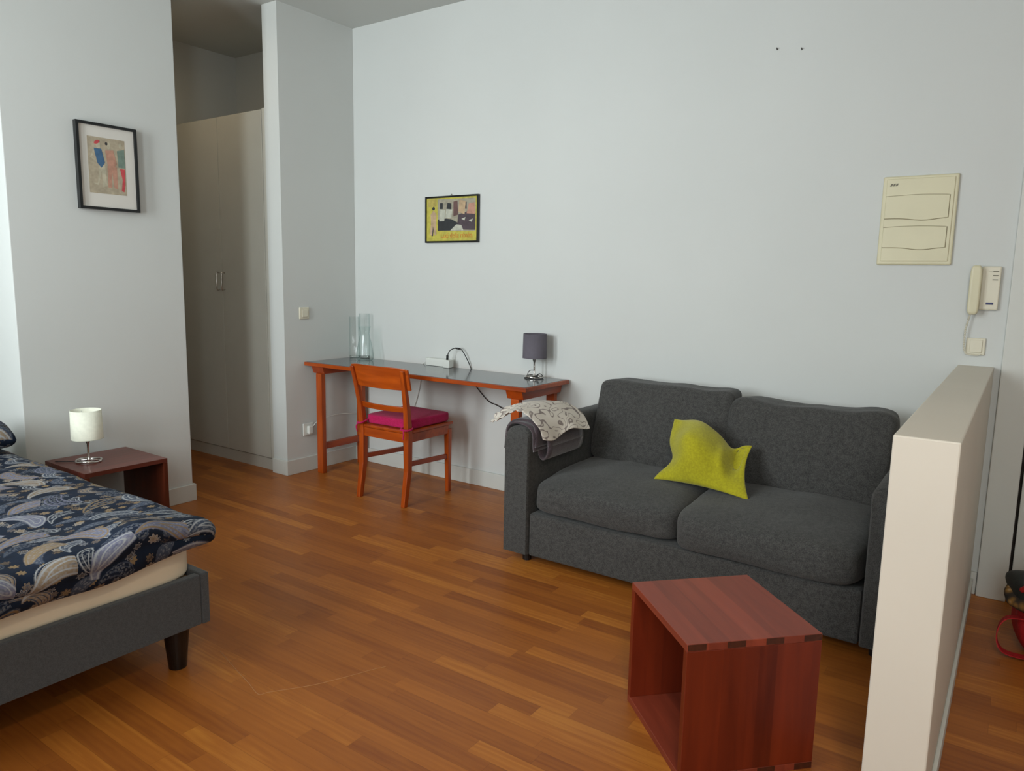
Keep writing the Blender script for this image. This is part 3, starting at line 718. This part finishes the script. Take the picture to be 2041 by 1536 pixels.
for pts, mi in (([(.23, .24), (.66, .24), (.62, .42), (.50, .50), (.40, .52), (.23, .50)], 2), ([(.60, .26), (.97, .24), (.97, .62), (.80, .66), (.64, .60), (.62, .40)], 3),
                ([(.26, .46), (.36, .46), (.38, .72), (.26, .74)], 4), ([(.38, .52), (.50, .54), (.52, .72), (.40, .74)], 4), ([(.40, .72), (.50, .72), (.50, .86), (.42, .88)], 2),
                ([(.27, .74), (.33, .74), (.33, .88), (.27, .88)], 2), ([(.54, .56), (.64, .60), (.62, .92), (.54, .90)], 5), ([(.64, .66), (.76, .60), (.78, .90), (.66, .94)], 6),
                ([(.80, .62), (.96, .60), (.95, .86), (.84, .84)], 7), ([(.48, .24), (.74, .24), (.70, .36), (.60, .38)], 4), ([(.70, .74), (.80, .72), (.80, .88), (.72, .88)], 3),
                ([(.06, .14), (.11, .14), (.13, .36), (.16, .14), (.20, .14), (.19, .40), (.20, .62), (.14, .72), (.08, .62), (.09, .40)], 6), (ell(.14, .76, .03, .04), 2),
                ([(.10, .12), (.13, .12), (.15, .34), (.12, .38)], 3), ([(.84, .46), (.92, .50), (.90, .42)], 4), ([(.70, .50), (.78, .54), (.76, .46)], 4)):
    flat(pl, pts, 2*e if mi in (2, 3) and pts[0] != (.26, .46) else 3*e, mi, bm)
cols = [(178, 168, 70), (150, 144, 126), (38, 40, 42), (70, 58, 64), (176, 176, 162), (96, 70, 66), (176, 150, 118), (178, 132, 112), (166, 150, 76)]
pr = finish('print', bm, [pc('card_%d' % i, c) for i, c in enumerate(cols)], pg)
Mx = Matrix.Translation(pl(.605, .075, .0012))@Matrix.Rotation(PI/2, 4, 'X')
textmesh('Luci della ribalta', .050, pc('title_orange', (196, 128, 48)), 'title_lettering', pg, Mx, sx=.83)
bm = bmesh.new(); tube(bm, [(.94, -.001, 1.945), (.94, -.008, 1.946)], .003, smoothn=0); tube(bm, [(.93, -.004, 1.937), (.94, -.006, 1.947), (.95, -.004, 1.937)], .0015, smoothn=0)
finish('hanger', bm, CHROME, pg)

# nails
for x, z in ((3.012, 2.544), (3.13, 2.526)):
    bm = bmesh.new(); tube(bm, [(x, .0, z), (x+.002, -.014, z+.004)], .003, smoothn=0)
    bmesh.ops.translate(bm, verts=bm.verts[:], vec=(0, 0, 0))
    tag(finish('nail', bm, plain('steel', (90, 88, 84), .4, metal=.8)), ('left' if x < 3.05 else 'right')+' one of two small nails high on the wall above the sofa', 'nail', 'nails above the sofa')

# ================= FUSE BOX, INTERCOM =================
fb = thing('fuse_box', 'beige fuse box cover with two curved flaps on the wall', 'fuse box')
gx0, gx1, gz0, gz1 = 3.545, 3.850, 1.497, 1.898
bx('cover', BEIGE, (gx0, gx1, -.016, -.001, gz0, gz1), fb, .006)
bx('face', BEIGE, (gx0+.016, gx1-.014, -.021, -.015, gz0+.016, gz1-.012), fb, .003)
def flap(z0, z1):
    bm = bmesh.new(); n = 24; f_ = []; b_ = []
    xa, xb = gx0+.018, gx1-.03
    top = [(xa+(xb-xa)*k/n, z1+.005*math.sin(PI*k/n)) for k in range(n+1)]
    bot = [(xa+(xb-xa)*k/n, z0-.010*math.exp(-((k/n-.62)/.24)**2)) for k in range(n+1)][::-1]
    P = top+bot
    a = [bm.verts.new((x, -.026, z)) for x, z in P]; b = [bm.verts.new((x, -.020, z)) for x, z in P]
    m = len(P); bm.faces.new(a); bm.faces.new(b[::-1])
    for k in range(m): bm.faces.new((a[k], b[k], b[(k+1) % m], a[(k+1) % m]))
    return finish('flap', bm, BEIGE, fb, bevel=.0015)
def groove(z0, z1):
    bm = bmesh.new(); xa, xb = gx0+.017, gx1-.029; n = 24
    pts = [(xa, -.0212, z1+.001)]+[(xa+(xb-xa)*k/n, -.0212, z1+.001+.005*math.sin(PI*k/n)) for k in range(1, n)]+[(xb, -.0212, z1+.001), (xb, -.0212, z0-.001)]+[(xb-(xb-xa)*k/n, -.0212, z0-.001-.010*math.exp(-((1-k/n-.62)/.24)**2)) for k in range(1, n+1)]
    tube(bm, pts, .0016, seg=6, smoothn=0)
    finish('flap_gap', bm, plain('beige_shadow_gap', (146, 138, 112), .7), fb)
for z0, z1 in ((1.708, 1.806), (1.576, 1.666)): flap(z0, z1); groove(z0, z1)
bm = bmesh.new()
for k in range(3): prism(bm, [(0+k*.011, 0), (.008+k*.011, 0), (.014+k*.011, .012), (.006+k*.011, .012)], 0, .001)
bmesh.ops.transform(bm, matrix=Matrix.Translation((gx0+.03, -.0215, 1.853))@Matrix.Rotation(PI/2, 4, 'X'), verts=bm.verts[:])
finish('maker_mark', bm, plain('grey_print', (110, 106, 92), .6), fb)
ic = thing('intercom', 'beige door intercom with hanging handset beside the door', 'intercom')
bx('base', BEIGEL, (3.972, 4.044, -.022, -.001, 1.302, 1.492), ic, .005)
bm = bmesh.new()
def hs(u):
    x, y, z = u; s_ = 1-.0*z
    y = y - .35*(z**4)*(1 if y < 0 else .2)
    return (x*(1-.06*(1-z*z)), y, z)
softbox(bm, (3.953, -.042, 1.388), (.048, .036, .215), p=4.5, n=12, fn=hs); finish('handset', bm, BEIGE, ic, smooth=True)
bm = bmesh.new()
for z in (1.468, 1.450, 1.432): box(bm, 4.014, 4.034, -.025, -.021, z, z+.004)
box(bm, 3.998, 4.014, -.0235, -.021, 1.471, 1.4725)
finish('button', bm, plain('grey_print2', (120, 116, 100), .6), ic)
bx('blue_label', plain('navy_label', (24, 30, 88), .4), (3.998, 4.026, -.024, -.021, 1.325, 1.335), ic, .001)
bm = bmesh.new(); pts = []
for k in range(120):
    t = k/119; base = Vector((3.945, -.03, 1.283)).lerp(Vector((3.937, -.022, 1.118)), t)+Vector((-.008*math.sin(PI*t), 0, 0))
    a_ = k*1.15; pts.append(base+Vector((.0035*math.cos(a_), .0035*math.sin(a_), 0)))
tube(bm, pts, .0018, seg=6, smoothn=0)
tube(bm, [(3.937, -.022, 1.118), (3.945, -.024, 1.104), (3.985, -.02, 1.100), (4.0, -.018, 1.106)], .002)
finish('coiled_cord', bm, BEIGEL, ic, smooth=True)
isw = thing('wall_outlet', 'beige square wall outlet below the intercom', 'outlet')
bx('plate', BEIGEL, (3.940, 4.014, -.010, -.001, 1.100, 1.176), isw, .004)
bx('cover', BEIGEL, (3.955, 4.003, -.015, -.009, 1.112, 1.168), isw, .003)

# ================= BED =================
BX, BY, BW = 1.8485, -2.4465, 1.4
BEDG = fabric('bed_grey_upholstery', (64, 68, 72), (80, 84, 88), 400., .9, .3, .2)
bd = thing('bed', 'low grey upholstered bed frame on black tapered legs', 'bed')
hx = -.22
bx('foot_rail', BEDG, (BX-.035, BX, BY-BW+.04, BY-.03, .161, .345), bd, .005)
bx('side_rail', BEDG, (hx, BX+.0, BY-.028, BY+.004, .158, .347), bd, .006)
bx('side_rail', BEDG, (hx, BX, BY-BW, BY-BW+.03, .158, .347), bd, .006)
bx('slat_base', plain('slat_wood', (150, 120, 84), .6), (hx+.03, BX-.04, BY-BW+.035, BY-.035, .24, .325), bd)
bx('headboard', BEDG, (hx-.06, hx, BY-BW, BY, .10, .62), bd, .01)
for x, y in ((BX-.075, BY-.085), (BX-.075, BY-BW+.09), (hx+.08, BY-.085), (hx+.08, BY-BW+.09)):
    bm = bmesh.new(); lathe(bm, [(.030, 0), (.046, .165)], (x, y, 0), 4 if 0 else 28); finish('leg', bm, plain('black_lacquer_leg', (22, 18, 16), .35), bd, smooth=False)
bm = bmesh.new(); softbox(bm, ((hx+BX-.02)/2+.0, BY-BW/2, .418), (BX-.02-hx, BW-.02, .175), p=16, n=22)
tag(finish('mattress', bm, plain('cream_mattress_cover', (226, 214, 190), .8, .02, 5), smooth=True), 'cream mattress lying in the grey bed frame', 'mattress')
PAIS = paisley()
bm = bmesh.new()
U0, U1 = .12, BX+.012          # x extent on top
zt = .536
def duv(u, v):
    # u: head to foot incl. overhang ; v: right edge (0) to far left (1)
    UF = .90; y = BY+.008-(BW+.01)*v
    xx = U0+(1.86-U0)*min(1, u/UF)
    wv = noise.noise(Vector((xx*2.2, y*2.5, 1)))*.014+noise.noise(Vector((xx*6, y*6, 4)))*.006
    vv = BW*v
    puff = .045*math.exp(-((vv-.24)/.13)**2)*max(0, 1-(1.86-xx)/.45)**2 if xx > 1.41 else 0
    zc = zt+wv+puff+.006*math.sin(vv*30)*max(0, 1-(1.86-xx)/.15)
    hem = (.472-.030*min(1, vv/.35)-.012*min(1, max(0, vv-.35)/.3)+.006*math.sin(vv*13))
    if u <= UF: x, z = xx, zc
    else:
        t = (u-UF)/(1-UF)
        wob = noise.noise(Vector((vv*5, 0, 7)))
        prof = [(1.86, zc), (1.888, zc-.006), (1.902+.010*wob, zc-.028), (1.884+.020*wob, zc*.55+hem*.45), (1.888-.012*wob, zc*.25+hem*.75), (1.868, hem)]
        k = t*(len(prof)-1); i = min(int(k), len(prof)-2); f = k-i
        x = prof[i][0]*(1-f)+prof[i+1][0]*f; z = prof[i][1]*(1-f)+prof[i+1][1]*f
    k = max(0, 1-v/.03); z -= .045*k*k*(1 if u <= UF else max(0, 1-(u-UF)/(1-UF))); y += .012*(1-abs(2*k-1))
    if u > UF: x -= .018*k*k
    return (x, y, z)
grid(bm, 110, 90, duv, lambda u, v: (u*1.95, v*1.41))
tag(finish('duvet', bm, PAIS, smooth=True, solid=.014, sub=1), 'navy paisley duvet spread over the bed, hanging over its foot', 'duvet')
bm = bmesh.new()
NNP = 24
def pil(side):
    def f(u, v):
        X, Y = 2*u-1, 2*v-1; th = .085*((1-X**6)*(1-Y**6))**.4
        P = Vector((.16+.22*X*(1-.05*(1-Y*Y)), -2.765+.36*Y*(1-.12*X*X), .612+.02*noise.noise(Vector((u*3, v*5, 1)))))
        P.z += side*th*(1 if side > 0 else .55)+.01*noise.noise(Vector((u*9, v*9, 3)))*th*10
        return P
    return f
grid(bm, NNP, NNP, pil(1), lambda u, v: (u*.45+3, v*.75)); grid(bm, NNP, NNP, pil(-1), lambda u, v: (u*.45+5, v*.75))
bmesh.ops.remove_doubles(bm, verts=bm.verts[:], dist=.002)
tag(finish('bed_pillow', bm, PAIS, smooth=True, sub=1), 'dark paisley pillow at the head of the bed', 'pillow')

# ================= BACKPACK =================
bp = thing('backpack', 'dark patterned backpack with red straps on the floor by the door', 'backpack', (4.435, -.48, -.0))
DK = fabric('black_nylon', (20, 24, 24), (34, 38, 38), 200., .6, .2, 0); RD = fabric('red_webbing', (150, 10, 18), (176, 18, 26), 300., .7, .3, 0)
a = N('floral_gold_cloth'); tc = a.n('ShaderNodeTexCoord').outputs['Object']; v_ = a.n('ShaderNodeTexVoronoi', {'Vector': tc, 'Scale': 26.})
cr_ = a.ramp(v_.outputs[0], [(.0, lin((190, 180, 160))), (.22, lin((150, 110, 50))), (.5, lin((60, 44, 30))), (.75, lin((20, 22, 22)))]); a.out('Base Color', cr_); a.out('Roughness', .8); FLW = a.m
bm = bmesh.new(); softbox(bm, (0, 0, .155), (.42, .30, .30), p=3.2, n=14, nz=.03, seed=5); finish('bag_body', bm, RD, bp, smooth=True)
bm = bmesh.new(); softbox(bm, (-.005, -.02, .215), (.47, .36, .10), p=3., n=14, nz=.03, seed=8); finish('patterned_panel', bm, FLW, bp, smooth=True)
bm = bmesh.new(); softbox(bm, (-.005, -.01, .265), (.47, .36, .12), p=3., n=14, nz=.03, seed=11); finish('top_flap', bm, DK, bp, smooth=True)
bm = bmesh.new(); P = cr([(-.14, -.10, .16), (-.235, -.12, .15), (-.262, -.13, .08), (-.235, -.14, .02), (-.14, -.13, .015), (-.10, -.12, .05)], 8)
prev = None
for p in P:
    c_ = [bm.verts.new(p+Vector((0, -.018, 0))), bm.verts.new(p+Vector((0, .018, 0)))]
    if prev: bm.faces.new((prev[0], prev[1], c_[1], c_[0]))
    prev = c_
finish('strap', bm, RD, bp, solid=.004)
bm = bmesh.new(); tube(bm, [(-.20, -.17, .285), (-.17, -.19, .315), (-.10, -.19, .325), (-.05, -.17, .315)], .010); tube(bm, [(-.18, -.17, .24), (-.14, -.20, .25), (-.08, -.20, .27)], .012)
finish('red_trim', bm, RD, bp, smooth=True)

# pale scratch line on the parquet, built as a thin tube
bm = bmesh.new(); tube(bm, [(1.80, -2.38, .0006), (1.95, -2.42, .0006), (2.07, -2.45, .0006), (2.155, -2.472, .0006), (2.175, -2.44, .0006), (2.253, -2.332, .0006), (2.30, -2.24, .0006), (2.345, -2.137, .0006), (2.37, -2.09, .0006)], .0011, seg=6)
tag(finish('scratch_mark', bm, plain('pale_scratch', (176, 128, 84), .8)), 'thin pale bent scratch on the parquet near the bed foot', 'scratch_mark')
